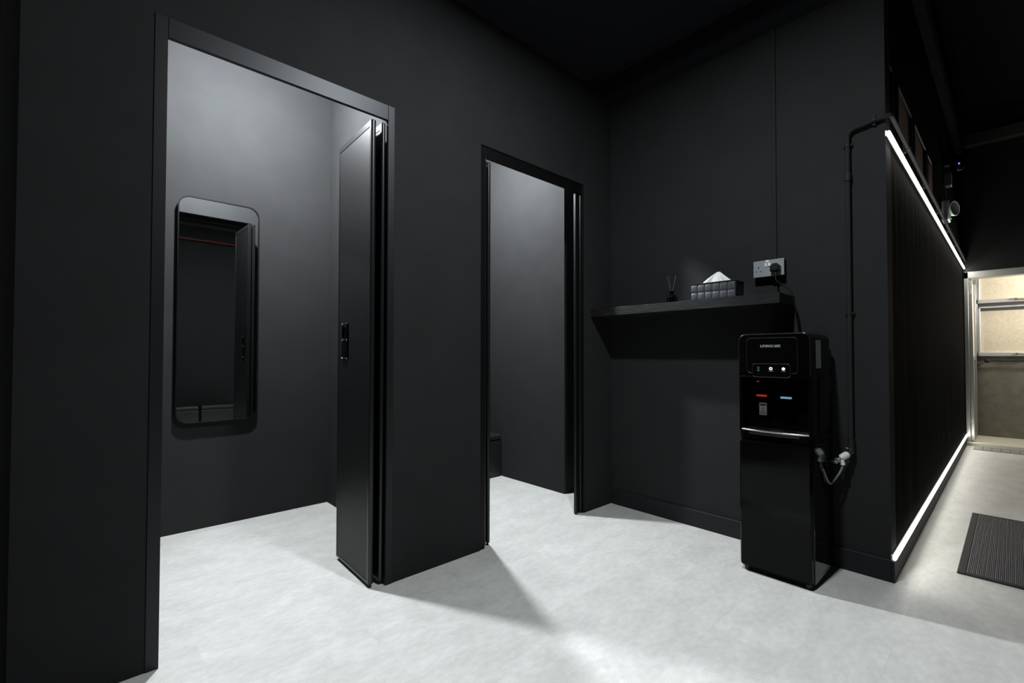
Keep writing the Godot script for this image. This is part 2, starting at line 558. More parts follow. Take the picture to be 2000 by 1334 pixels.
# ------------------------------------------------------------------ doors
func leaf(parent: Node, f0: Vector3, f1: Vector3, thick: float, side_x: float, handle: bool) -> void:
	# a door leaf standing from f0 (front edge) to f1 (fold); side_x tells on which side the hand plate sits
	var len_ := Vector2(f1.x - f0.x, f1.z - f0.z).length()
	var dir := (f1 - f0).normalized()
	var b := Basis(dir, Vector3.UP, dir.cross(Vector3.UP))     # local x along the leaf, z across it
	var node := Node3D.new()
	node.name = "leaf"
	parent.add_child(node, true)
	node.transform = Transform3D(b, f0)
	var h0 := 0.016
	var h1 := 2.032
	var t := thick / 2.0
	boxpart("panel", Vector3(0.016, h0 + 0.014, -t + 0.0015), Vector3(len_ - 0.012, h1 - 0.03, t - 0.0015), M.leaf, node)
	boxpart("bottom_rail", Vector3(0.016, h0, -t), Vector3(len_ - 0.012, h0 + 0.014, t), M.edge, node, 0.001)
	boxpart("top_rail", Vector3(0.016, h1 - 0.028, -t), Vector3(len_ - 0.012, h1, t), M.edge, node, 0.001)
	var mb := MB.new()
	mb.xf = Transform3D(Basis(Vector3(1, 0, 0), Vector3(0, 0, 1), Vector3(0, -1, 0)), Vector3.ZERO)
	var o := PackedVector2Array()
	o.append(Vector2(0.018, -t)); 
	for k in 13:
		var a := PI * 1.5 - PI * k / 12.0
		o.append(Vector2(0.008 + cos(a) * 0.008, sin(a) * t))
	o.append(Vector2(0.018, t))
	mb.prism(o, -h1, -h0)
	part("edge_profile", mb, M.edge, node)
	boxpart("fold_profile", Vector3(len_ - 0.012, h0, -t), Vector3(len_, h1, t), M.edge, node, 0.002)
	mb = MB.new()
	mb.tube([Vector3(0.012, 0, 0), Vector3(0.012, h0 + 0.002, 0)], 0.006, 12)
	part("pivot_pin", mb, M.rubber, node)
	for y in [0.62, 1.0 + 0.022, 1.45]:
		mb = MB.new()
		mb.tube([Vector3(0.0022, y, 0), Vector3(-0.001, y, 0)], 0.003, 10)
		part("screw", mb, M.plastic, node)
	if handle:
		var s := side_x
		var hp := Node3D.new()
		hp.name = "hand_plate"
		node.add_child(hp, true)
		hp.transform = Transform3D(Basis(Vector3(-1 if s > 0 else 1, 0, 0) * 1.0, Vector3.UP, Vector3(0, 0, -1 if s > 0 else 1)), Vector3(len_ - 0.098, 1.068, -t if s > 0 else t))
		mb = MB.new()
		var outer := rrect(-0.034, -0.088, 0.034, 0.088, 0.006, 4)
		var cup := PackedVector2Array()
		mb.prism(rrect(-0.034, -0.088, 0.034, 0.0, 0.003, 4), 0, 0.004, 0.0015)
		mb.prism(rrect(-0.034, 0.076, 0.034, 0.088, 0.003, 4), 0, 0.004, 0.0015)
		for q in outer:
			var d := Vector2(q.x / 0.034, (q.y) / 0.088).normalized()
			cup.append(Vector2(d.x * 0.022, 0.038 + d.y * 0.034))
		mb.ring(rrect(-0.034, 0.0, 0.034, 0.076, 0.002, 4), ellipse(0, 0.038, 0.022, 0.034, 20), 0, 0.004)
		part("plate", mb, M.gloss, hp)
		mb = MB.new()
		var pts := []
		for k in 25:
			pts.append(Vector3(cos(TAU * k / 24) * 0.022, 0.038 + sin(TAU * k / 24) * 0.034, 0.004))
		mb.tube(pts, 0.0028, 8, false)
		part("cup_rim", mb, M.gloss, hp)
		mb = MB.new()
		mb.prism(ellipse(0, 0.038, 0.022, 0.034, 20), -0.0002, 0.0008)
		part("cup", mb, M.gloss_mid, hp)
		boxpart("indicator", Vector3(-0.014, 0.078, 0.004), Vector3(0.012, 0.086, 0.006), M.chrome, hp, 0.001)
		boxpart("latch", Vector3(-0.010, -0.084, 0.004), Vector3(0.012, -0.079, 0.006), M.chrome, hp, 0.001)
		for q in [Vector2(-0.028, 0.082), Vector2(0.028, 0.082), Vector2(-0.028, 0.004), Vector2(0.028, 0.004), Vector2(-0.028, -0.082), Vector2(0.028, -0.082)]:
			mb = MB.new()
			mb.xf = Transform3D(Basis(Vector3(1, 0, 0), Vector3(0, 0, 1), Vector3(0, -1, 0)), Vector3(q.x, q.y, 0.004))
			mb.lathe([Vector2(0.0032, 0.0), Vector2(0.0026, 0.0014), Vector2(0, 0.0018)], 12)
			part("plate_screw", mb, M.chrome, hp)

func make_doors() -> void:
	# first doorway: a flat satin face frame, two narrow leaves folded against the right jamb
	var d := structure("door_1")
	var zf := ZA + 0.003
	boxpart("jamb", Vector3(0.14, 0, -1.874), Vector3(0.1745, 2.108, zf), M.frame, d, 0.001)
	boxpart("jamb", Vector3(0.9595, 0, -1.874), Vector3(0.991, 2.108, zf), M.frame, d, 0.001)
	boxpart("header", Vector3(0.175, 2.042, -1.874), Vector3(0.959, 2.108, zf), M.frame, d, 0.001)
	boxpart("track", Vector3(0.16, 2.075, -1.93), Vector3(0.97, 2.108, -1.88), M.frame_dark, d)
	leaf(d, Vector3(0.9025, 0, -1.878), Vector3(0.915, 0, -2.262), 0.023, 1.0, true)
	leaf(d, Vector3(0.9495, 0, -1.878), Vector3(0.943, 0, -2.262), 0.019, 1.0, false)
	# second doorway: leaves folded against the left jamb, so that only their edges show
	d = structure("door_2")
	zf = ZA - 0.004
	boxpart("jamb", Vector3(1.486, 0, -1.875), Vector3(1.520, 2.108, zf), M.frame_dark, d, 0.001)
	boxpart("jamb", Vector3(2.322, 0, -1.897), Vector3(2.335, 2.108, zf), M.frame_dark, d, 0.001)
	boxpart("stop", Vector3(2.272, 0, -1.895), Vector3(2.322, 2.04, -1.882), M.frame_dark, d, 0.001)
	boxpart("stop_bead", Vector3(2.308, 0, -1.882), Vector3(2.322, 2.034, -1.872), M.edge, d, 0.003)
	boxpart("stop_bead", Vector3(2.260, 0, -1.880), Vector3(2.279, 2.034, -1.872), M.edge, d, 0.003)
	boxpart("header", Vector3(1.520, 2.038, -1.875), Vector3(2.322, 2.108, zf), M.frame_dark, d, 0.001)
	boxpart("head_bead", Vector3(1.486, 2.100, zf), Vector3(2.327, 2.108, ZA + 0.002), M.baseboard, d, 0.001)
	leaf(d, Vector3(1.5605, 0, -1.878), Vector3(1.553, 0, -2.262), 0.019, -1.0, true)
	leaf(d, Vector3(1.533, 0, -1.878), Vector3(1.533, 0, -2.262), 0.019, -1.0, false)

# ------------------------------------------------------------------ lamps
func downlight(called: String, label: String, at: Vector3, radius: float, energy: float, col: Color, cone: float, group: String) -> void:
	var t := thing(called, label, "lamp", at, Basis.IDENTITY, group)
	var mb := MB.new()
	mb.lathe([Vector2(radius, -0.002), Vector2(radius + 0.004, -0.012), Vector2(radius + 0.016, -0.012), Vector2(radius + 0.02, 0.0)], 40)
	part("trim_ring", mb, M.plastic, t)
	mb = MB.new()
	mb.lathe([Vector2(0, -0.004), Vector2(radius, -0.004)], 40)
	part("lamp_lens", mb, M.lens, t)
	if cone <= 0.0:
		var l := AreaLight3D.new()
		l.name = "panel_light"
		l.area_size = Vector2(radius * 1.77, radius * 1.77)
		l.area_range = 12.0
		l.area_attenuation = 2.0
		l.light_energy = energy
		l.light_color = col
		l.shadow_enabled = true
		t.add_child(l)
		l.position = Vector3(0, -0.02, 0)
		l.rotation_degrees = Vector3(-90, 0, 0)
	else:
		var l := SpotLight3D.new()
		l.name = "spot_light"
		l.spot_angle = cone
		l.spot_angle_attenuation = 1.0
		l.spot_range = 12.0
		l.spot_attenuation = 2.0
		l.light_size = radius
		l.light_energy = energy
		l.light_color = col
		l.shadow_enabled = true
		t.add_child(l)
		l.position = Vector3(0, -0.03, 0)
		l.rotation_degrees = Vector3(-90, 0, 0)

func pendant(label: String, at: Vector3) -> void:
	# a bare frosted bulb hanging on a short cord from the cubicle ceiling
	var t := thing("pendant_bulb", label, "lamp", at, Basis.IDENTITY, "cubicle lamps")
	var mb := MB.new()
	mb.lathe([Vector2(0, -0.047), Vector2(0.02, -0.043), Vector2(0.036, -0.030), Vector2(0.045, -0.006), Vector2(0.042, 0.014), Vector2(0.026, 0.034), Vector2(0.014, 0.042)], 28)
	part("lamp_bulb", mb, M.lens, t)
	mb = MB.new()
	mb.lathe([Vector2(0.0145, 0.038), Vector2(0.018, 0.040), Vector2(0.018, 0.075), Vector2(0.006, 0.085), Vector2(0, 0.085)], 24)
	part("bulb_holder", mb, M.plastic, t)
	mb = MB.new()
	mb.tube([Vector3(0, 0.084, 0), Vector3(0, CEIL - at.y - 0.02, 0)], 0.003, 8)
	part("cord", mb, M.rubber, t)
	mb = MB.new()
	mb.xf = Transform3D(Basis.IDENTITY, Vector3(0, CEIL - at.y, 0))
	mb.lathe([Vector2(0, -0.025), Vector2(0.03, -0.025), Vector2(0.04, -0.018), Vector2(0.04, 0)], 24)
	part("ceiling_rose", mb, M.plastic, t)
	var l := OmniLight3D.new()
	l.name = "bulb_light"
	l.omni_range = 12.0
	l.omni_attenuation = 2.0
	l.light_size = 0.042
	l.light_energy = CUBICLE_ENERGY
	l.light_color = COOL
	l.shadow_enabled = true
	t.add_child(l)

func make_lamps() -> void:
	pendant("frosted bulb on a short cord in the cubicle with the folded door panels", Vector3(0.60, 2.53, -2.50))
	pendant("frosted bulb on a short cord in the cubicle next to the shelf wall", Vector3(1.83, 2.55, -2.53))
	downlight("downlight", "small recessed downlight in the black lobby ceiling", Vector3(1.15, CEIL, -0.68), 0.05, LOBBY_ENERGY, COOL, 0.0, "")

# ------------------------------------------------------------------ corridor
func led_strip(called: String, label: String, y: float, tilt: float, energy: float, up_energy := 0.0) -> void:
	var x0 := XB - 0.012
	var x1 := XE - 0.01
	var t := thing(called, label, "light strip", Vector3(x0, y, ZC), Basis.IDENTITY, "corridor light strips")
	var L := x1 - x0
	boxpart("channel", Vector3(0, -0.013, 0), Vector3(L, 0.013, 0.006), M.alu, t, 0.001)
	var mb := MB.new()
	mb.box(Vector3(0.001, -0.011, 0.006), Vector3(L, 0.011, 0.018), 0.004)
	part("light_bar", mb, M.led, t)
	var n := 3
	for k in n:
		strip_light(t, Vector3(L * (k + 0.5) / n, sin(deg_to_rad(tilt)) * 0.014, 0.021), L / n, tilt, energy / n)
		if up_energy > 0.0:
			strip_light(t, Vector3(L * (k + 0.5) / n, 0.012, 0.021), L / n, 50.0, up_energy / n)

func strip_light(t: Node3D, at: Vector3, length: float, tilt: float, energy: float) -> void:
	var l := AreaLight3D.new()
	l.name = "strip_light"
	l.area_size = Vector2(length, 0.014)
	l.area_range = 12.0
	l.area_attenuation = 2.0
	l.light_energy = energy
	l.light_color = WARM_LED
	l.shadow_enabled = true
	t.add_child(l, true)
	l.position = at
	l.rotation_degrees = Vector3(tilt, 180, 0)

func make_corridor() -> void:
	led_strip("light_strip", "glowing white light strip running high along the black corridor wall", 2.0, -40.0, 0.9, 0.28)
	led_strip("light_strip", "glowing white light strip running along the top of the corridor baseboard", 0.11, 10.0, 0.82)
	# high windows, boarded from behind, in the recess above the pipe
	var z := -0.405
	var panes := [[2.79, 2.864], [3.042, 3.50], [3.628, 4.132], [4.243, 4.45]]
	for k in panes.size():
		var w := structure("window_%d" % (k + 2))
		var a: float = panes[k][0]
		var b: float = panes[k][1]
		boxpart("board", Vector3(a, 2.14, z), Vector3(b, 2.385, z + 0.010), M.ply, w)
		boxpart("window_frame", Vector3(a - 0.04, 2.10, z), Vector3(a, 2.41, z + 0.024), M.frame_dark, w, 0.003)
		boxpart("window_frame", Vector3(b, 2.10, z), Vector3(b + 0.04, 2.41, z + 0.024), M.frame_dark if k < 3 else M.pale_frame, w, 0.003)
		boxpart("window_frame", Vector3(a, 2.385, z), Vector3(b, 2.41, z + 0.024), M.frame_dark, w, 0.003)
		boxpart("window_frame", Vector3(a, 2.10, z), Vector3(b, 2.14, z + 0.024), M.frame_dark, w, 0.003)
	wall("trim_2", [[Vector3(XB + 0.12, 3.08, ZC), Vector3(XE, 3.22, ZC + 0.05)]], M.ceiling)
	var mb := MB.new()
	mb.box(Vector3(XE - 0.09, 3.36, ZC), Vector3(XE, 3.49, 1.0), 0.004)
	var tr := part("cable_trunking", mb, std(Color(0.27, 0.26, 0.25), 0.6), self)
	tr.set_meta("label", "grey cable trunking running across the top of the corridor end wall")
	tr.set_meta("category", "trunking")
	# aluminium door frame at the end of the corridor
	var d := structure("door_3")
	boxpart("jamb", Vector3(XE - 0.012, 0.03, -0.372), Vector3(XE + 0.12, 1.955, -0.336), M.alu, d, 0.003)
	boxpart("header", Vector3(XE - 0.012, 1.878, -0.372), Vector3(XE + 0.12, 1.955, 0.95), M.alu, d, 0.003)
	boxpart("jamb", Vector3(XE - 0.012, 0.03, 0.91), Vector3(XE + 0.12, 1.955, 0.95), M.alu, d, 0.003)
	boxpart("threshold", Vector3(XE - 0.06, 0, ZC), Vector3(XE + 0.75, 0.036, 0.95), M.sill, d, 0.003)
	# the open door leaf, folded back along the jamb
	var lf := Node3D.new()
	lf.name = "leaf"
	d.add_child(lf, true)
	boxpart("hinge_stile", Vector3(XE + 0.02, 0.045, -0.334), Vector3(XE + 0.06, 1.865, -0.306), M.alu, lf, 0.002)
	boxpart("leaf_panel", Vector3(XE + 0.06, 1.0, -0.325), Vector3(XE + 0.50, 1.86, -0.318), M.blind, lf)
	boxpart("leaf_panel", Vector3(XE + 0.06, 0.1, -0.325), Vector3(XE + 0.50, 0.96, -0.318), M.alu, lf)
	boxpart("lock_rail", Vector3(XE + 0.06, 0.955, -0.334), Vector3(XE + 0.50, 1.0, -0.306), M.alu, lf, 0.002)
	boxpart("lock_stile", Vector3(XE + 0.50, 0.045, -0.334), Vector3(XE + 0.545, 1.865, -0.300), M.alu, lf, 0.002)
	boxpart("bottom_rail", Vector3(XE + 0.06, 0.045, -0.334), Vector3(XE + 0.50, 0.1, -0.306), M.alu, lf, 0.002)
	for y in [1.735, 0.27]:
		mb = MB.new()
		mb.tube([Vector3(XE + 0.012, y - 0.03, -0.33), Vector3(XE + 0.012, y + 0.03, -0.33)], 0.008, 12)
		mb.box(Vector3(XE + 0.006, y - 0.025, -0.345), Vector3(XE + 0.012, y + 0.025, -0.312), 0.001)
		part("hinge", mb, M.alu_light, lf)
	# the porch behind it: parapet, three rows of cream-blinded sashes
	var xw := 8.0
	wall("wall_porch", [
		[Vector3(xw, 0, -0.5), Vector3(xw + 0.1, 1.0, 1.12)],
		[Vector3(xw, 2.32, -0.5), Vector3(xw + 0.1, 2.7, 1.12)],
		[Vector3(XE + 0.12, 0.0, -0.5), Vector3(xw, 2.6, -0.40)]], M.concrete)
	wall("ceiling_porch", [[Vector3(XE + 0.12, 2.6, -0.5), Vector3(xw + 0.1, 2.7, 1.12)]], M.white_dim)
	var w := structure("window_1")
	boxpart("window_frame", Vector3(xw - 0.03, 1.0, -0.42), Vector3(xw + 0.05, 2.32, -0.292), M.alu_light, w, 0.003)
	boxpart("transom", Vector3(xw - 0.01, 1.55, -0.29), Vector3(xw + 0.05, 1.66, 1.0), std(Color(0.33, 0.33, 0.34), 0.5, 0.3), w)
	for r in [[1.02, 1.60], [1.66, 2.29]]:
		var sash := Node3D.new()
		sash.name = "sash"
		w.add_child(sash, true)
		var y0: float = r[0]
		var y1: float = r[1]
		boxpart("bottom_rail", Vector3(xw - 0.035, y0 - 0.02, -0.29), Vector3(xw + 0.03, y0 + 0.028, 1.0), M.alu_light, sash, 0.004)
		boxpart("top_rail", Vector3(xw - 0.03, y1 - 0.02, -0.29), Vector3(xw + 0.03, y1, 1.0), M.alu_light, sash, 0.004)
		boxpart("stile", Vector3(xw - 0.03, y0, -0.292), Vector3(xw + 0.03, y1, -0.268), M.alu_light, sash, 0.004)
		boxpart("stile", Vector3(xw - 0.03, y0, 0.965), Vector3(xw + 0.03, y1, 1.0), M.alu_light, sash, 0.004)
		boxpart("pane", Vector3(xw + 0.0, y0 + 0.028, -0.268), Vector3(xw + 0.006, y1 - 0.02, 0.965), M.blind, sash)
		mb = MB.new()
		mb.tube([Vector3(xw - 0.035, y0 + 0.012, 0.03), Vector3(xw - 0.055, y0 + 0.012, 0.03)], 0.012, 12)
		mb.tube([Vector3(xw - 0.055, y0 + 0.012, 0.03), Vector3(xw - 0.058, y0 + 0.006, 0.08), Vector3(xw - 0.056, y0 + 0.004, 0.15)], 0.006, 10)
		part("latch", mb, M.brass, sash)
	# black rail on the parapet
	var rail := thing("hand_rail", "thin black rail with a round end below the cream windows", "rail", Vector3(xw, 0.945, -0.215))
	mb = MB.new()
	mb.tube([Vector3(-0.045, 0, 0), Vector3(-0.045, 0, 1.2)], 0.008, 12)
	part("bar", mb, M.rubber, rail)
	mb = MB.new()
	mb.xf = Transform3D(Basis(Vector3(1, 0, 0), Vector3(0, 0, 1), Vector3(0, -1, 0)), Vector3(-0.045, 0, 0))
	mb.lathe([Vector2(0, -0.024), Vector2(0.012, -0.022), Vector2(0.021, -0.012), Vector2(0.024, 0), Vector2(0.021, 0.012), Vector2(0.012, 0.022), Vector2(0, 0.024)], 20)
	part("end_knob", mb, M.rubber, rail)
	for zz in [0.005, 1.0]:
		mb = MB.new()
		mb.tube([Vector3(-0.045, 0, zz), Vector3(0, 0, zz)], 0.006, 10)
		part("bracket", mb, M.rubber, rail)
	var pl := thing("porch_lamp", "white square ceiling lamp in the porch beyond the aluminium door frame", "lamp", Vector3(7.72, 2.6, 0.3))
	boxpart("housing", Vector3(-0.12, -0.03, -0.12), Vector3(0.12, 0, 0.12), M.white, pl, 0.004)
	boxpart("lamp_lens", Vector3(-0.105, -0.034, -0.105), Vector3(0.105, -0.03, 0.105), glow(Color(1.0, 0.93, 0.8), 4.0), pl)
	var l := AreaLight3D.new()
	l.name = "panel_light"
	l.area_size = Vector2(0.2, 0.2)
	l.area_range = 8.0
	l.area_attenuation = 2.0
	l.light_energy = 1.0
	l.light_color = Color(1.0, 0.97, 0.90)
	l.shadow_enabled = true
	pl.add_child(l)
	l.position = Vector3(0, -0.04, 0)
	l.rotation_degrees = Vector3(-90, 0, 0)
	# added lamp, out of view, put in to light the cream panes evenly
	var yl := thing("pane_fill_lamp", "unseen round lamp added on the porch side wall to brighten the cream windows", "lamp", Vector3(7.62, 1.72, 1.0), Basis(Vector3.UP, PI))
	var up := Basis(Vector3(1, 0, 0), Vector3(0, 0, 1), Vector3(0, -1, 0))
	mb = MB.new()
	mb.xf = Transform3D(up, Vector3.ZERO)
	mb.lathe([Vector2(0.11, 0), Vector2(0.11, 0.03), Vector2(0.10, 0.036), Vector2(0.095, 0.03)], 36)
	part("housing", mb, M.white, yl)
	mb = MB.new()
	mb.xf = Transform3D(up, Vector3.ZERO)
	mb.lathe([Vector2(0.095, 0.03), Vector2(0.07, 0.045), Vector2(0.035, 0.052), Vector2(0, 0.054)], 36)
	part("lamp_lens", mb, glow(Color(1.0, 0.95, 0.86), 3.0), yl)
	var fl := AreaLight3D.new()
	fl.name = "pane_fill_light"
	fl.area_size = Vector2(0.17, 0.17)
	fl.area_range = 8.0
	fl.area_attenuation = 2.0
	fl.light_energy = 2.5
	fl.light_color = Color(1.0, 0.985, 0.95)
	fl.shadow_enabled = true
	yl.add_child(fl)
	fl.position = Vector3(0, 0, 0.06)
	fl.rotation_degrees = Vector3(0, 180, 0)
	# drain cover in front of the threshold
	var dr := thing("drain_cover", "flat grey slotted drain cover in front of the corridor door sill", "drain cover", Vector3(6.98, 0, -0.305))
	boxpart("rim", Vector3(0, 0, 0), Vector3(0.27, 0.003, 1.15), std(Color(0.42, 0.42, 0.40), 0.6, 0.2), dr, 0.001)
	for k in 17:
		boxpart("plate", Vector3(0.012, 0.003, 0.006 + k * 0.067), Vector3(0.258, 0.006, 0.066 + k * 0.067), std(Color(0.56, 0.56, 0.54), 0.5, 0.3), dr, 0.001)
	make_mat()

func make_mat() -> void:
	var t := thing("door_mat", "dark grey ribbed floor mat with a wide black rubber border", "mat", Vector3(2.957, 0, -0.19))
	var lx := 1.19
	var lz := 0.78
	boxpart("base", Vector3(0.004, 0, 0.004), Vector3(lx - 0.004, 0.005, lz - 0.004), M.rubber, t)
	boxpart("border", Vector3(0, 0, 0), Vector3(lx, 0.008, 0.03), M.rubber, t, 0.0025)
	boxpart("border", Vector3(0, 0, lz - 0.03), Vector3(lx, 0.008, lz), M.rubber, t, 0.0025)
	boxpart("border", Vector3(0, 0, 0.03), Vector3(0.022, 0.008, lz - 0.03), M.rubber, t, 0.0025)
	boxpart("border", Vector3(lx - 0.022, 0, 0.03), Vector3(lx, 0.008, lz - 0.03), M.rubber, t, 0.0025)
	# loop pile in rows: rows of small bumps
	var ribs := MB.new()
	var n := 120
	var p := (lz - 0.06) / n
	for k in n:
		var z0 := 0.03 + p * k
		var zc := z0 + p * 0.5
		for e in [[z0, 0.005, zc - p * 0.18, 0.0085], [zc - p * 0.18, 0.0085, zc + p * 0.18, 0.0085], [zc + p * 0.18, 0.0085, z0 + p, 0.005]]:
			ribs.quad(Vector3(0.022, e[1], e[0]), Vector3(lx - 0.022, e[1], e[0]), Vector3(lx - 0.022, e[3], e[2]), Vector3(0.022, e[3], e[2]), Vector3.UP)
	var im := Image.create(64, 64, false, Image.FORMAT_RGB8)
	for y in 64:
		for x in 64:
			var d := 0.5 + 0.5 * sin(TAU * x / 16.0)
			var e := 0.5 + 0.5 * sin(TAU * y / 16.0)
			var g := 0.18 + 0.36 * d * e
			im.set_pixel(x, y, Color(g, g * 0.97, g * 1.0))
	var m := std(Color(1, 1, 1), 0.7)
	m.albedo_texture = tex(im)
	triplanar(m, Vector3(25, 25, 25))
	var r := part("ribs", ribs, m, t)
	r.set_meta("kind", "stuff")

# ------------------------------------------------------------------ mirror
func make_mirror() -> void:
	one_mirror("tall round-cornered mirror in a thin black metal frame beside the folded door", Vector3(0.5575, 0.612, -3.18))
	one_mirror("matching black-framed mirror on the back wall of the cubicle with an ottoman", Vector3(1.80, 0.612, -3.18))

func one_mirror(label: String, at: Vector3) -> void:
	var t := thing("wall_mirror", label, "mirror", at, Basis.IDENTITY, "cubicle mirrors")
	var hw := 0.206
	var hh := 1.295
	var mb := MB.new()
	mb.ring(rrect(-hw, 0, hw, hh, 0.062, 10), rrect(-hw + 0.006, 0.006, hw - 0.006, hh - 0.006, 0.056, 10), 0.0, 0.032)
	part("frame", mb, std(Color(0.05, 0.05, 0.052), 0.28, 0.3), t)
	mb = MB.new()
	mb.prism(rrect(-hw + 0.005, 0.005, hw - 0.005, hh - 0.005, 0.057, 10), 0.002, 0.026)
	part("mirror_glass", mb, M.mirror, t)

# ------------------------------------------------------------------ shelf and what stands on it
func make_shelf_things() -> void:
	var s := MB.new()
	s.box(Vector3(2.40, 1.252, ZA + 0.001), Vector3(XB, 1.302, -0.745), 0.0012)
	var sh := part("wall_shelf", s, M.shelf, self)
	sh.set_meta("label", "thick black wood floating shelf fixed in the corner above the water dispenser")
	sh.set_meta("category", "shelf")
	# tissue box, quilted leather
	var t := thing("tissue_box", "black quilted leather tissue box standing on the black shelf", "tissue box", Vector3(2.44, 1.302, -1.084), BW)
	var hx := 0.122
	var dep := 0.128
	var hh := 0.092
	boxpart("body", Vector3(-hx + 0.004, 0, -dep + 0.004), Vector3(hx - 0.004, hh - 0.002, -0.004), M.leather_dark, t, 0.003)  # sides left plain and dark: their shade is put into the leather colour
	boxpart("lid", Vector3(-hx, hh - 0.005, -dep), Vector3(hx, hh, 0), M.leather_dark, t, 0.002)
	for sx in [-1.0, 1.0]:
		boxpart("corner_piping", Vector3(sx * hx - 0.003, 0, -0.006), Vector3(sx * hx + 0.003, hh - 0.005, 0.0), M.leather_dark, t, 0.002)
	var pad := pad_mesh((hx * 2 - 0.006) / 6.0, (hh - 0.006) / 2.0, 0.006)
	for k in 6:
		for r in 2:
			var o := put("quilted_pad", pad, M.leather, t)
			o.position = Vector3(-hx + 0.003 + (k + 0.5) * (hx * 2 - 0.006) / 6.0, (r + 0.5) * (hh - 0.006) / 2.0, -0.005)
	# the sheet pulled up out of the slot
	var q := thing("tissue", "white paper tissue sticking up out of the quilted box", "tissue", Vector3(2.505, 1.394, -1.08), BW)
	var mb := MB.new()
	tissue_sheet(mb, Vector3(-0.088, 0.0, 0.012), Vector3(0.03, -0.002, 0.024), Vector3(-0.002, 0.062, 0.0), Vector3(0.014, 0.061, 0.002), 0.010, 0.0)
	tissue_sheet(mb, Vector3(0.02, -0.002, 0.030), Vector3(0.082, 0.0, 0.004), Vector3(0.004, 0.061, 0.004), Vector3(0.014, 0.060, 0.0), 0.009, 2.0)
	tissue_sheet(mb, Vector3(-0.06, 0.0, -0.012), Vector3(0.075, 0.0, -0.010), Vector3(-0.002, 0.061, -0.002), Vector3(0.012, 0.060, -0.002), 0.008, 4.0)
	part("sheet", mb, M.tissue, q)
	# reed diffuser
	var b := thing("reed_diffuser", "small dark glass bottle with black fragrance reeds on the shelf", "bottle", Vector3(2.50, 1.302, -1.345))
	mb = MB.new()
	mb.lathe([Vector2(0, 0.001), Vector2(0.026, 0.001), Vector2(0.029, 0.005), Vector2(0.029, 0.036), Vector2(0.026, 0.046), Vector2(0.018, 0.053), Vector2(0.011, 0.057), Vector2(0.011, 0.068), Vector2(0.013, 0.069), Vector2(0.013, 0.075), Vector2(0.009, 0.076), Vector2(0.009, 0.06)], 32)
	part("bottle", mb, std(Color(0.02, 0.016, 0.016), 0.05), b)
	var ends := [Vector3(0.0, 0.165, -0.026), Vector3(-0.012, 0.166, -0.01), Vector3(0.004, 0.164, 0.026), Vector3(0.02, 0.160, 0.018)]
	for k in ends.size():
		mb = MB.new()
		mb.tube([Vector3(-ends[k].x * 0.3, 0.02, -ends[k].z * 0.3), ends[k]], 0.0021, 8)
		part("reed", mb, std(Color(0.03, 0.03, 0.03), 0.6) if k != 2 else std(Color(0.22, 0.22, 0.21), 0.5), b)

func pad_mesh(w: float, h: float, depth: float) -> ArrayMesh:
	var mb := MB.new()
	var n := 5
	for i in n:
		for j in n:
			var p := []
			var ns := []
			for c in [[i, j], [i + 1, j], [i + 1, j + 1], [i, j + 1]]:
				var u: float = c[0] / float(n) * 2.0 - 1.0
				var v: float = c[1] / float(n) * 2.0 - 1.0
				var f := func(a: float, b: float) -> float: return depth * pow(maxf(0.0, 1.0 - pow(absf(a), 3.0)), 0.6) * pow(maxf(0.0, 1.0 - pow(absf(b), 3.0)), 0.6)
				p.append(Vector3(u * w / 2, v * h / 2, f.call(u, v)))
				var gx: float = (f.call(u + 0.08, v) - f.call(u - 0.08, v)) / (0.16 * w / 2)
				var gy: float = (f.call(u, v + 0.08) - f.call(u, v - 0.08)) / (0.16 * h / 2)
				ns.append(Vector3(-gx, -gy, 1).normalized())
			mb.quad_n(p, ns)
	return mb.mesh()

func tissue_sheet(mb: MB, l: Vector3, r: Vector3, tl: Vector3, tr: Vector3, fold: float, ph: float) -> void:
	var nu := 14
	var nv := 8
	var f := func(u: float, v: float) -> Vector3:
		var p: Vector3 = l.lerp(r, u).lerp(tl.lerp(tr, u), v)
		var bulge := sin(PI * v) * 0.005
		return p + Vector3(0, 0, (sin(u * 9.0 + ph + v * 1.4) * fold * (1.0 - v) * (0.35 + 0.65 * v + 0.2)) + bulge)
	for i in nu:
		for j in nv:
			var p := []
			var ns := []
			for c in [[i, j], [i + 1, j], [i + 1, j + 1], [i, j + 1]]:
				var u: float = float(c[0]) / nu
				var v: float = float(c[1]) / nv
				p.append(f.call(u, v))
				var du: Vector3 = f.call(u + 0.02, v) - f.call(u - 0.02, v)
				var dv: Vector3 = f.call(u, minf(v + 0.02, 1.0)) - f.call(u, v - 0.02)
				var nn := du.cross(dv).normalized()
				ns.append(nn if nn.z > 0 else -nn)
			mb.quad_n(p, ns)

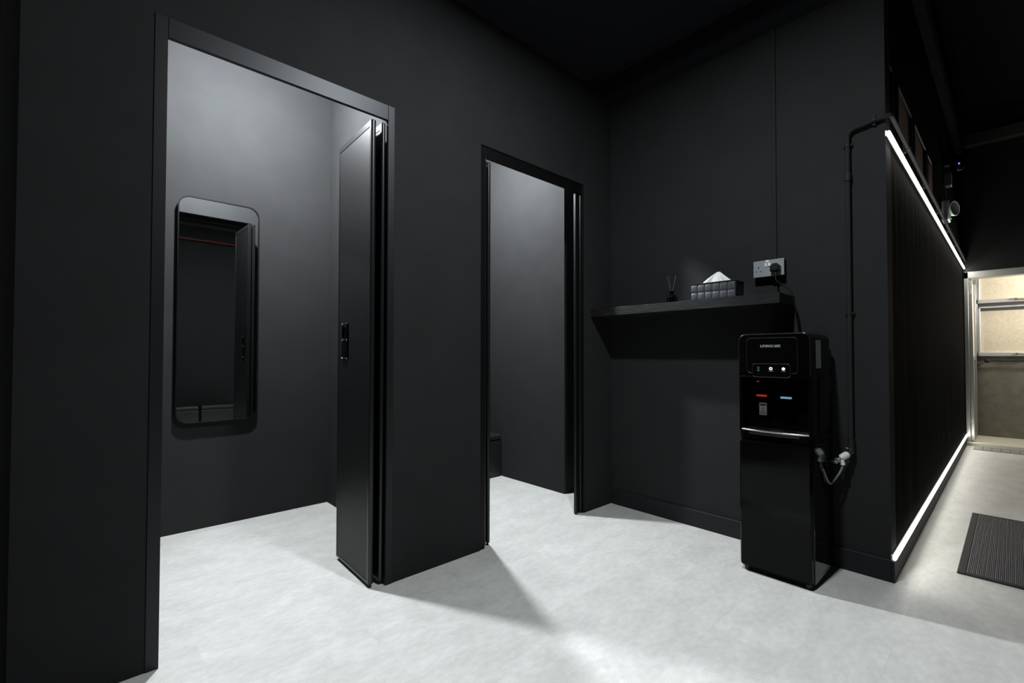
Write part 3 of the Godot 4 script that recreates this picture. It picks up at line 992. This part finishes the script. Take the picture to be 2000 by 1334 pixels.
# ------------------------------------------------------------------ socket, plug and its cable
func make_socket() -> void:
	var t := thing("wall_socket", "grey double wall socket on a black surface box above the shelf", "socket", Vector3(XB, 1.455, -0.853), BW)
	boxpart("surface_box", Vector3(-0.071, -0.041, 0), Vector3(0.071, 0.041, 0.037), M.rubber, t, 0.002)
	boxpart("face_plate", Vector3(-0.073, -0.043, 0.037), Vector3(0.073, 0.043, 0.045), M.socket, t, 0.0015)
	for p in [[-0.052, 0.010, 0.004, 0.009], [-0.060, -0.012, 0.008, 0.004], [-0.042, -0.012, 0.008, 0.004]]:
		pass
	for p in [[-0.047, 0.008, 0.0022, 0.0042], [-0.057, -0.013, 0.0034, 0.0020], [-0.037, -0.013, 0.0034, 0.0020]]:
		boxpart("pin_hole", Vector3(p[0] - p[2], p[1] - p[3], 0.0446), Vector3(p[0] + p[2], p[1] + p[3], 0.0453), M.deep_black, t)
	for x in [-0.011, 0.005]:
		var r := boxpart("rocker_switch", Vector3(-0.0055, -0.009, -0.001), Vector3(0.0055, 0.009, 0.004), M.white, t, 0.001)
		r.transform = Transform3D(Basis(Vector3.RIGHT, 0.14 if x < 0 else -0.12), Vector3(x, 0.018, 0.0455))
	boxpart("sticker", Vector3(-0.013, 0.033, 0.045), Vector3(0.003, 0.0425, 0.0454), M.white, t)
	boxpart("maker_mark", Vector3(0.056, 0.034, 0.045), Vector3(0.066, 0.036, 0.0452), M.ink, t)
	var p := thing("plug", "black three-pin plug pushed into the grey wall socket", "plug", Vector3(XB - 0.0455, 1.452, -0.815), BW)
	var mb := MB.new()
	var o := PackedVector2Array([Vector2(-0.023, -0.018), Vector2(-0.018, -0.022), Vector2(0.018, -0.022), Vector2(0.023, -0.018), Vector2(0.023, 0.006), Vector2(0.010, 0.020), Vector2(-0.010, 0.020), Vector2(-0.023, 0.006)])
	mb.prism(o, 0.0, 0.032, 0.007)
	part("plug_body", mb, M.plastic, p)
	mb = MB.new()
	mb.tube([Vector3(0, -0.02, 0.015), Vector3(0, -0.032, 0.015), Vector3(0, -0.044, 0.016)], 0.006, 12, true, [0.0075, 0.006, 0.0045])
	part("strain_relief", mb, M.rubber, p)
	var c := Curve3D.new()
	c.bake_interval = 0.01
	var a := Vector3(XB - 0.062, 1.408, -0.815)
	c.add_point(a, Vector3.ZERO, Vector3(0, -0.03, 0.0))
	c.add_point(Vector3(2.55, 1.352, -0.768), Vector3(0, 0.02, -0.03), Vector3(0, -0.025, 0.03))
	c.add_point(Vector3(2.545, 1.25, -0.722), Vector3(0, 0.05, -0.006), Vector3(0, -0.05, 0.004))
	c.add_point(Vector3(2.552, 1.09, -0.705), Vector3(0, 0.05, 0), Vector3.ZERO)
	mb = MB.new()
	mb.tube(Array(c.get_baked_points()), 0.0036, 10)
	var cb := part("power_cable", mb, M.cable, self)
	cb.set_meta("label", "black power cable hanging from the plug down behind the water dispenser")
	cb.set_meta("category", "cable")
	mb = MB.new()
	mb.box(Vector3(XB - 0.012, 1.498, -0.842), Vector3(XB, 2.722, -0.824), 0.002)
	var tr := part("wire_trunking", mb, M.wall, self)
	tr.set_meta("label", "narrow black wire trunking running straight up from the wall socket")
	tr.set_meta("category", "trunking")

# ------------------------------------------------------------------ water dispenser
func make_dispenser() -> void:
	var t := thing("water_dispenser", "tall glossy black water dispenser standing on the floor under the shelf", "water dispenser", Vector3(2.265, 0, -0.733), BW)
	var hw := 0.150
	var dep := 0.335
	var up := Basis(Vector3(1, 0, 0), Vector3(0, 0, -1), Vector3(0, 1, 0))   # prism axis upright; outline y -> -z
	# lower cabinet
	var mb := MB.new()
	mb.xf = Transform3D(up, Vector3.ZERO)
	mb.prism(rrect(-hw, 0.006, hw, dep, 0.012, 5, 0.028), 0.022, 0.618, 0.0)
	part("cabinet", mb, M.gloss, t)
	mb = MB.new()
	mb.prism(rrect(-hw + 0.004, 0.026, hw - 0.004, 0.608, 0.012, 5), -0.012, 0.002, 0.006)
	part("cabinet_door", mb, M.gloss, t)
	mb = MB.new()
	mb.xf = Transform3D(up, Vector3.ZERO)
	mb.prism(rrect(-hw, 0.0, hw, dep, 0.012, 5, 0.028), 0.622, 0.652, 0.004)
	part("tray_surround", mb, M.gloss, t)
	mb = MB.new()
	for x in [-0.125, 0.125]:
		for z in [-0.03, -0.30]:
			var foot := MB.new()
			foot.tube([Vector3(x, 0, z), Vector3(x, 0.024, z)], 0.013, 14)
			part("foot", foot, M.plastic, t)
	# drip tray: a shallow bowed tray that stands a little proud
	mb = MB.new()
	mb.xf = Transform3D(up, Vector3.ZERO)
	var o := PackedVector2Array()
	for k in 17:
		var u := -1.0 + k / 8.0
		o.append(Vector2(u * 0.146, 0.012 - 0.024 * (1.0 - u * u)))
	o.append(Vector2(0.141, 0.10)); o.append(Vector2(-0.141, 0.10))
	mb.prism(o, 0.640, 0.660, 0.005)
	part("drip_tray", mb, std(Color(0.30, 0.30, 0.31), 0.2, 0.8), t)
	for x in [-0.06, 0.05]:
		mb = MB.new()
		mb.xf = Transform3D(up, Vector3.ZERO)
		mb.prism(ellipse(x, 0.045, 0.032, 0.02, 24), 0.660, 0.662, 0.001)
		part("tray_grille", mb, M.gloss_mid, t)
	# recess with cheeks, hood above
	boxpart("recess_back", Vector3(-hw, 0.652, -dep + 0.006), Vector3(hw, 0.91, -0.10), M.gloss, t, 0.004)
	for s in [-1.0, 1.0]:
		mb = MB.new()
		mb.xf = Transform3D(up, Vector3.ZERO)
		mb.prism(rrect(s * 0.142 - 0.0065, 0.004, s * 0.142 + 0.0065, 0.11, 0.004, 4, 0.006), 0.652, 0.912)
		part("cheek", mb, M.gloss, t)
	mb = MB.new()
	mb.prism(rrect(-hw, 0.900, hw, 1.103, 0.034, 8, 0.004), -0.285, 0.0, 0.007)
	part("hood", mb, M.gloss, t)
	mb = MB.new()
	mb.prism(rrect(-hw + 0.003, 0.90, hw - 0.003, 1.045, 0.03, 6, 0.004), -dep, -0.285, 0.0)
	part("rear_cover", mb, M.gloss_mid, t)
	mb = MB.new()
	mb.prism(rrect(-0.110, 0.921, 0.103, 1.084, 0.018, 6), -0.001, 0.007, 0.0035)
	part("display_panel", mb, M.gloss, t)
	rim(t, "display_rim", rrect(-0.108, 0.923, 0.101, 1.082, 0.017, 8), 0.0065, 0.0016)
	var arch := PackedVector2Array([Vector2(hw - 0.004, 0.91)])
	arch.append_array(rrect(-hw + 0.004, 0.905, hw - 0.004, 1.100, 0.032, 8, 0.003).slice(0, 18))
	arch.append(Vector2(-hw + 0.004, 0.91))
	rim(t, "hood_rim", arch, -0.0035, 0.0032, false)
	var lip := PackedVector2Array()
	for k in 17:
		var u := -1.0 + k / 8.0
		lip.append(Vector2(u * 0.146, 0.024 * (1.0 - u * u) - 0.012))
	var lp := []
	for q in lip: lp.append(Vector3(q.x, 0.6575, q.y + 0.0005))
	mb = MB.new()
	mb.tube(lp, 0.0040, 10)
	part("tray_lip", mb, std(Color(0.72, 0.72, 0.73), 0.24, 0.95), t)
	var cp := Node3D.new()
	cp.name = "control_panel"
	t.add_child(cp)
	mb = MB.new()
	mb.prism(rrect(-0.084, 0.903, 0.076, 0.967, 0.014, 6), 0.0, 0.014, 0.004)
	part("panel_face", mb, M.gloss, cp)
	rim(cp, "panel_rim", rrect(-0.082, 0.905, 0.074, 0.965, 0.013, 8), 0.0125, 0.0018)
	var z := 0.0142
	# heat, power and cold symbols
	mb = MB.new()
	for k in 3: mb.box(Vector3(-0.060, 0.9395 + k * 0.0042, z), Vector3(-0.051, 0.9418 + k * 0.0042, z + 0.0004))
	part("hot_symbol", mb, M.icon_dim, cp)
	mb = MB.new()
	mb.ring(ellipse(-0.0035, 0.9435, 0.0068, 0.0066, 24), ellipse(-0.0035, 0.9435, 0.0036, 0.0034, 24), z, z + 0.0005)
	part("power_symbol_light", mb, M.icon, cp)
	boxpart("power_symbol_bar", Vector3(-0.0042, 0.9435, z + 0.0004), Vector3(-0.0028, 0.951, z + 0.0009), M.gloss, cp)
	mb = MB.new()
	mb.prism(ellipse(0.0475, 0.943, 0.0044, 0.0044, 12), z, z + 0.0005)
	for k in 6:
		mb.xf = Transform3D(Basis(Vector3.BACK, PI / 3.0 * k), Vector3(0.0475, 0.943, 0))
		mb.prism(PackedVector2Array([Vector2(-0.0018, 0), Vector2(0.0018, 0), Vector2(0.0014, 0.0072), Vector2(-0.0014, 0.0072)]), z, z + 0.0005)
	part("cold_symbol_light", mb, M.icon, cp)
	text("hot_lettering", "HOT", "Droid Sans", 0.0048, M.print_grey, cp, Vector3(-0.0555, 0.9335, z), Basis.IDENTITY, 0.011)
	text("power_lettering", "POWER", "Droid Sans", 0.0045, M.print_grey, cp, Vector3(-0.0035, 0.9328, z), Basis.IDENTITY, 0.018)
	text("cold_lettering", "COLD", "Droid Sans", 0.0045, M.print_grey, cp, Vector3(0.0475, 0.9325, z), Basis.IDENTITY, 0.015)
	text("maker_lettering", "LIVINGCARE", "Droid Serif", 0.0105, M.print_grey, t, Vector3(-0.0075, 1.0445, 0.0072), Basis.IDENTITY, 0.084, true)
	# taps with coloured lever edges
	boxpart("child_lock", Vector3(-0.068, 0.880, -0.012), Vector3(-0.058, 0.8855, 0.001), M.red, t, 0.001)
	for k in 2:
		var x: float = -0.0585 if k == 0 else 0.0435
		var y: float = 0.816 if k == 0 else 0.812
		var tap := Node3D.new()
		tap.name = "tap"
		t.add_child(tap, true)
		boxpart("spout", Vector3(x - 0.013, y + 0.055, -0.07), Vector3(x + 0.005, y + 0.09, -0.034), M.gloss_mid, tap, 0.003)
		mb = MB.new()
		mb.tube([Vector3(x - 0.004, y + 0.035, -0.052), Vector3(x - 0.004, y + 0.06, -0.052)], 0.008, 14)
		part("nozzle", mb, M.gloss_mid, tap)
		mb = MB.new()
		mb.prism(rrect(x - 0.024, y - 0.006, x + 0.024, y + 0.052, 0.004, 4), -0.06, -0.034, 0.003)
		part("lever", mb, M.gloss, tap)
		boxpart("lever_edge", Vector3(x - 0.023, y - 0.0042, -0.035), Vector3(x + 0.023, y + 0.0048, -0.029), M.hot_red if k == 0 else M.cold_blue, tap, 0.001)
	# warning sticker on the back of the recess
	var st := Node3D.new()
	st.name = "warning_sticker"
	t.add_child(st)
	st.position = Vector3(-0.076, 0.748, -0.0995)
	mb = MB.new()
	mb.prism(rrect(-0.0165, -0.029, 0.0165, 0.029, 0.003, 4), 0, 0.0006)
	part("paper", mb, M.white, st)
	boxpart("heading", Vector3(-0.013, 0.015, 0.0006), Vector3(0.013, 0.0245, 0.0009), M.dark_red, st)
	mb = MB.new()
	mb.prism(PackedVector2Array([Vector2(-0.0085, -0.0015), Vector2(0.0085, -0.0015), Vector2(0, 0.0125)]), 0.0006, 0.0009)
	part("triangle", mb, M.yellow, st)
	mb = MB.new()
	mb.box(Vector3(-0.0007, 0.003, 0.0009), Vector3(0.0007, 0.008, 0.0011)); mb.box(Vector3(-0.0007, 0.0005, 0.0009), Vector3(0.0007, 0.0018, 0.0011))
	part("exclamation", mb, M.ink, st)
	mb = MB.new()
	for e in [[-0.009, 0.004, -0.0058], [-0.008, 0.008, -0.0092], [-0.013, 0.012, -0.0126], [-0.007, 0.008, -0.0165], [-0.013, 0.013, -0.0205], [-0.011, 0.011, -0.024]]:
		mb.box(Vector3(e[0], e[2] - 0.0007, 0.0006), Vector3(e[1], e[2] + 0.0007, 0.0008))
	part("print_lines", mb, M.ink, st)
	# labels on the side of the housing
	boxpart("rating_label", Vector3(hw, 0.946, -0.145), Vector3(hw + 0.0006, 1.070, -0.070), M.print_grey, t)

# a rounded edge along an outline
func rim(parent: Node, called: String, o: PackedVector2Array, z: float, r: float, closed := true) -> void:
	var pts := []
	for p in o: pts.append(Vector3(p.x, p.y, z))
	if closed: pts.append(pts[0])
	var mb := MB.new()
	mb.tube(pts, r, 10, false)
	part(called, mb, std(Color(0.10, 0.10, 0.105), 0.16, 0.0, 0.9), parent)

# ------------------------------------------------------------------ pipe, valve, hose
func make_pipe() -> void:
	var zp := -0.515
	var xp := XB - 0.02
	var t := thing("water_pipe", "black painted water pipe climbing the wall beside the dispenser", "pipe", Vector3.ZERO)
	var c := Curve3D.new()
	c.bake_interval = 0.012
	c.add_point(Vector3(xp, 0.575, zp))
	c.add_point(Vector3(xp, 2.02, zp), Vector3.ZERO, Vector3(0, 0.03, 0))
	c.add_point(Vector3(xp, 2.062, zp + 0.04), Vector3(0, -0.002, -0.025), Vector3(0, 0.002, 0.03))
	c.add_point(Vector3(xp, 2.075, ZC + 0.005), Vector3(0, 0, -0.03))
	var mb := MB.new()
	mb.tube(Array(c.get_baked_points()), 0.010, 12)
	part("tube", mb, M.wall, t)
	for y in [0.60, 1.84]:
		mb = MB.new()
		mb.tube([Vector3(xp, y - 0.018, zp), Vector3(xp, y + 0.018, zp)], 0.0135, 14)
		part("coupling", mb, M.rubber, t)
	for y in [1.99, 1.2]:
		mb = MB.new()
		mb.tube([Vector3(xp, y - 0.006, zp), Vector3(xp, y + 0.006, zp)], 0.012, 14)
		mb.box(Vector3(xp + 0.004, y - 0.006, zp - 0.018), Vector3(XB, y + 0.006, zp + 0.018), 0.002)
		part("clip", mb, M.rubber, t)
	mb = MB.new()
	mb.tube([Vector3(xp, 2.072, ZC - 0.045), Vector3(xp, 2.073, ZC - 0.033)], 0.012, 14)
	mb.box(Vector3(xp + 0.004, 2.05, ZC - 0.045), Vector3(XB, 2.098, ZC - 0.033), 0.002)
	part("clip", mb, M.rubber, t)
	var run := thing("corridor_pipe", "black painted pipe running along the corridor wall above the light strip", "pipe", Vector3.ZERO)
	c = Curve3D.new()
	c.bake_interval = 0.012
	c.add_point(Vector3(xp, 2.075, ZC + 0.005), Vector3.ZERO, Vector3(0, 0, 0.012))
	c.add_point(Vector3(xp + 0.02, 2.075, ZC + 0.022), Vector3(-0.012, 0, 0), Vector3(0.05, 0, 0))
	c.add_point(Vector3(XE - 0.02, 2.075, ZC + 0.022), Vector3(-0.5, 0, 0))
	mb = MB.new()
	mb.tube(Array(c.get_baked_points()), 0.009, 12)
	part("tube", mb, M.wall, run)
	for k in 6:
		var x := 3.1 + 0.75 * k
		mb = MB.new()
		mb.tube([Vector3(x - 0.006, 2.075, ZC + 0.022), Vector3(x + 0.006, 2.075, ZC + 0.022)], 0.012, 14)
		mb.box(Vector3(x - 0.006, 2.052, ZC), Vector3(x + 0.006, 2.098, ZC + 0.016), 0.002)
		part("clip", mb, M.rubber, run)
	# elbow at the foot, turning out of the wall
	mb = MB.new()
	mb.tube([Vector3(xp, 0.60, zp), Vector3(xp, 0.575, zp), Vector3(xp - 0.005, 0.562, zp + 0.001), Vector3(xp - 0.014, 0.556, zp + 0.001)], 0.014, 14)
	part("elbow", mb, M.rubber, t)
	# angle valve
	var v := thing("angle_valve", "white angle stop valve with chrome nut at the foot of the pipe", "valve", Vector3(xp - 0.012, 0.556, zp + 0.002), Basis.looking_at(Vector3(-0.62, -0.50, -0.60), Vector3.UP))
	# local -z leads away from the elbow
	mb = MB.new()
	mb.tube([Vector3(0, 0, 0.004), Vector3(0, 0, -0.016)], 0.0125, 6)
	part("chrome_nut", mb, M.chrome, v)
	mb = MB.new()
	mb.tube([Vector3(0.012, 0.012, 0.004), Vector3(0.016, 0.024, 0.0)], 0.006, 8)
	part("bleed_screw", mb, M.chrome, v)
	mb = MB.new()
	mb.tube([Vector3(0, 0, -0.015), Vector3(0, 0, -0.02), Vector3(0, 0, -0.05), Vector3(0, 0, -0.056)], 0.014, 6, true, [0.011, 0.0155, 0.0155, 0.010])
	part("valve_body", mb, M.white, v)
	mb = MB.new()
	mb.tube([Vector3(0, 0, -0.055), Vector3(0, 0, -0.068)], 0.006, 12)
	mb.box(Vector3(-0.013, -0.009, -0.078), Vector3(0.013, 0.009, -0.066), 0.003)
	mb.box(Vector3(-0.017, -0.007, -0.094), Vector3(0.017, 0.007, -0.080), 0.003)
	part("handle", mb, M.grey_plastic, v)
	var down := v.basis.inverse() * Vector3(-0.12, -0.95, 0.05).normalized()
	var root := Vector3(0, 0, -0.046)
	mb = MB.new()
	mb.tube([root, root + down * 0.022, root + down * 0.024, root + down * 0.036], 0.007, 14, true, [0.008, 0.008, 0.011, 0.0095])
	part("outlet", mb, M.white, v)
	var s := v.transform * (root + down * 0.034)
	c = Curve3D.new()
	c.bake_interval = 0.008
	c.add_point(s, Vector3.ZERO, Vector3(-0.006, -0.03, -0.004))
	c.add_point(s + Vector3(-0.02, -0.072, -0.028), Vector3(0.01, 0.022, 0.012), Vector3(-0.012, -0.02, -0.016))
	c.add_point(Vector3(2.50, 0.42, -0.578), Vector3(0.03, -0.012, 0.006), Vector3(-0.03, 0.015, 0.0))
	c.add_point(Vector3(2.42, 0.50, -0.584), Vector3(0.03, -0.03, 0.002))
	mb = MB.new()
	mb.tube(Array(c.get_baked_points()), 0.0042, 10)
	var h := part("water_hose", mb, M.grey_plastic, self)
	h.set_meta("label", "thin grey water hose curving from the white valve to the dispenser")
	h.set_meta("category", "hose")

# ------------------------------------------------------------------ small things in the corridor
func make_small_corridor_things() -> void:
	var e := thing("emergency_light", "white box emergency light with a round lens above the light strip", "emergency light", Vector3(5.05, 2.095, ZC), Basis.from_scale(Vector3(0.86, 0.86, 0.86)))
	var mb := MB.new()
	boxpart("case", Vector3(0, 0, 0), Vector3(0.16, 0.185, 0.052), M.white, e, 0.006)
	mb = MB.new()
	mb.xf = Transform3D(Basis(Vector3.UP, -0.42) * Basis(Vector3(1, 0, 0), Vector3(0, 0, 1), Vector3(0, -1, 0)), Vector3(0.075, 0.108, 0.055))
	mb.lathe([Vector2(0.045, -0.03), Vector2(0.064, 0.0), Vector2(0.070, 0.035), Vector2(0.067, 0.038), Vector2(0.060, 0.034)], 36)
	part("lens_bezel", mb, M.white, e)
	mb = MB.new()
	mb.xf = Transform3D(Basis(Vector3.UP, -0.42) * Basis(Vector3(1, 0, 0), Vector3(0, 0, 1), Vector3(0, -1, 0)), Vector3(0.075, 0.108, 0.055))
	mb.lathe([Vector2(0, 0.014), Vector2(0.025, 0.018), Vector2(0.048, 0.026), Vector2(0.060, 0.034)], 36)
	part("reflector", mb, std(Color(0.72, 0.73, 0.74), 0.25, 0.5), e)
	mb = MB.new()
	for k in 6: mb.box(Vector3(-0.0006, 0.155 - k * 0.016, 0.012), Vector3(0.0, 0.160 - k * 0.016, 0.042 - (k % 3) * 0.005))
	part("print_lines", mb, M.ink, e)
	boxpart("print_heading", Vector3(-0.0006, 0.168, 0.012), Vector3(0, 0.175, 0.04), M.hot_red, e)
	boxpart("test_button", Vector3(-0.002, 0.05, 0.028), Vector3(0, 0.058, 0.04), M.ink, e)
	mb = MB.new()
	mb.tube([Vector3(0.06, 0.018, 0.05), Vector3(0.05, 0.012, 0.062)], 0.006, 10)
	part("status_light", mb, M.green_led, e)
	var c := thing("security_camera", "small black dome security camera under the corridor ceiling trunking", "camera", Vector3(5.3, 2.58, ZC))
	boxpart("bracket", Vector3(-0.03, 0.02, 0), Vector3(0.03, 0.12, 0.05), M.plastic, c, 0.004)
	mb = MB.new()
	mb.xf = Transform3D(Basis.IDENTITY, Vector3(0, 0.02, 0.085))
	mb.lathe([Vector2(0, -0.06), Vector2(0.025, -0.055), Vector2(0.045, -0.035), Vector2(0.052, 0.0), Vector2(0.055, 0.03), Vector2(0.055, 0.06), Vector2(0, 0.06)], 28)
	part("dome", mb, M.gloss, c)
	boxpart("status_light", Vector3(-0.054, 0.0, 0.09), Vector3(-0.048, 0.012, 0.10), M.blue_led, c, 0.001)
	var j := MB.new()
	j.box(Vector3(5.28, 2.43, ZC), Vector3(5.36, 2.54, ZC + 0.045), 0.004)
	j.box(Vector3(5.315, 2.20, ZC), Vector3(5.325, 2.43, ZC + 0.012), 0.001)
	var o := part("junction_box", j, std(Color(0.42, 0.41, 0.40), 0.5), self)
	o.set_meta("label", "small grey junction box between the dome camera and the emergency light")
	o.set_meta("category", "junction box")

# ------------------------------------------------------------------ what the mirror and the second doorway show
func ottoman(label: String, at: Vector3, w: float, d: float, h: float) -> void:
	var t := thing("storage_ottoman", label, "ottoman", at, Basis.IDENTITY, "black storage ottomans")
	boxpart("body", Vector3(0, 0.008, 0), Vector3(w, h - 0.052, d), M.leather_dark, t, 0.006)
	boxpart("lid", Vector3(-0.002, h - 0.05, -0.002), Vector3(w + 0.002, h, d + 0.002), M.leather_dark, t, 0.014)
	for x in [0.04, w - 0.04]:
		for z in [0.04, d - 0.04]:
			var mb := MB.new()
			mb.tube([Vector3(x, 0, z), Vector3(x, 0.01, z)], 0.014, 10)
			part("foot", mb, M.rubber, t)

func make_behind_camera() -> void:
	ottoman("black leather storage ottoman on the floor inside the cubicle without a mirror", Vector3(2.135, 0, -3.17), 0.395, 0.28, 0.35)
	ottoman("black leather storage ottoman seen in the mirror, standing opposite the doors", Vector3(0.615, 0, 0.58), 0.40, 0.40, 0.36)
	ottoman("black leather storage ottoman seen in the mirror, standing opposite the doors", Vector3(1.035, 0, 0.58), 0.40, 0.40, 0.36)
	var mb := MB.new()
	mb.tube([Vector3(-2.4, 2.52, 0.94), Vector3(2.3, 2.52, 0.94)], 0.009, 12)
	var p := part("sprinkler_pipe", mb, std(Color(0.46, 0.07, 0.07), 0.5), self)
	p.set_meta("label", "thin red sprinkler pipe seen in the mirror, high on the opposite wall")
	p.set_meta("category", "pipe")
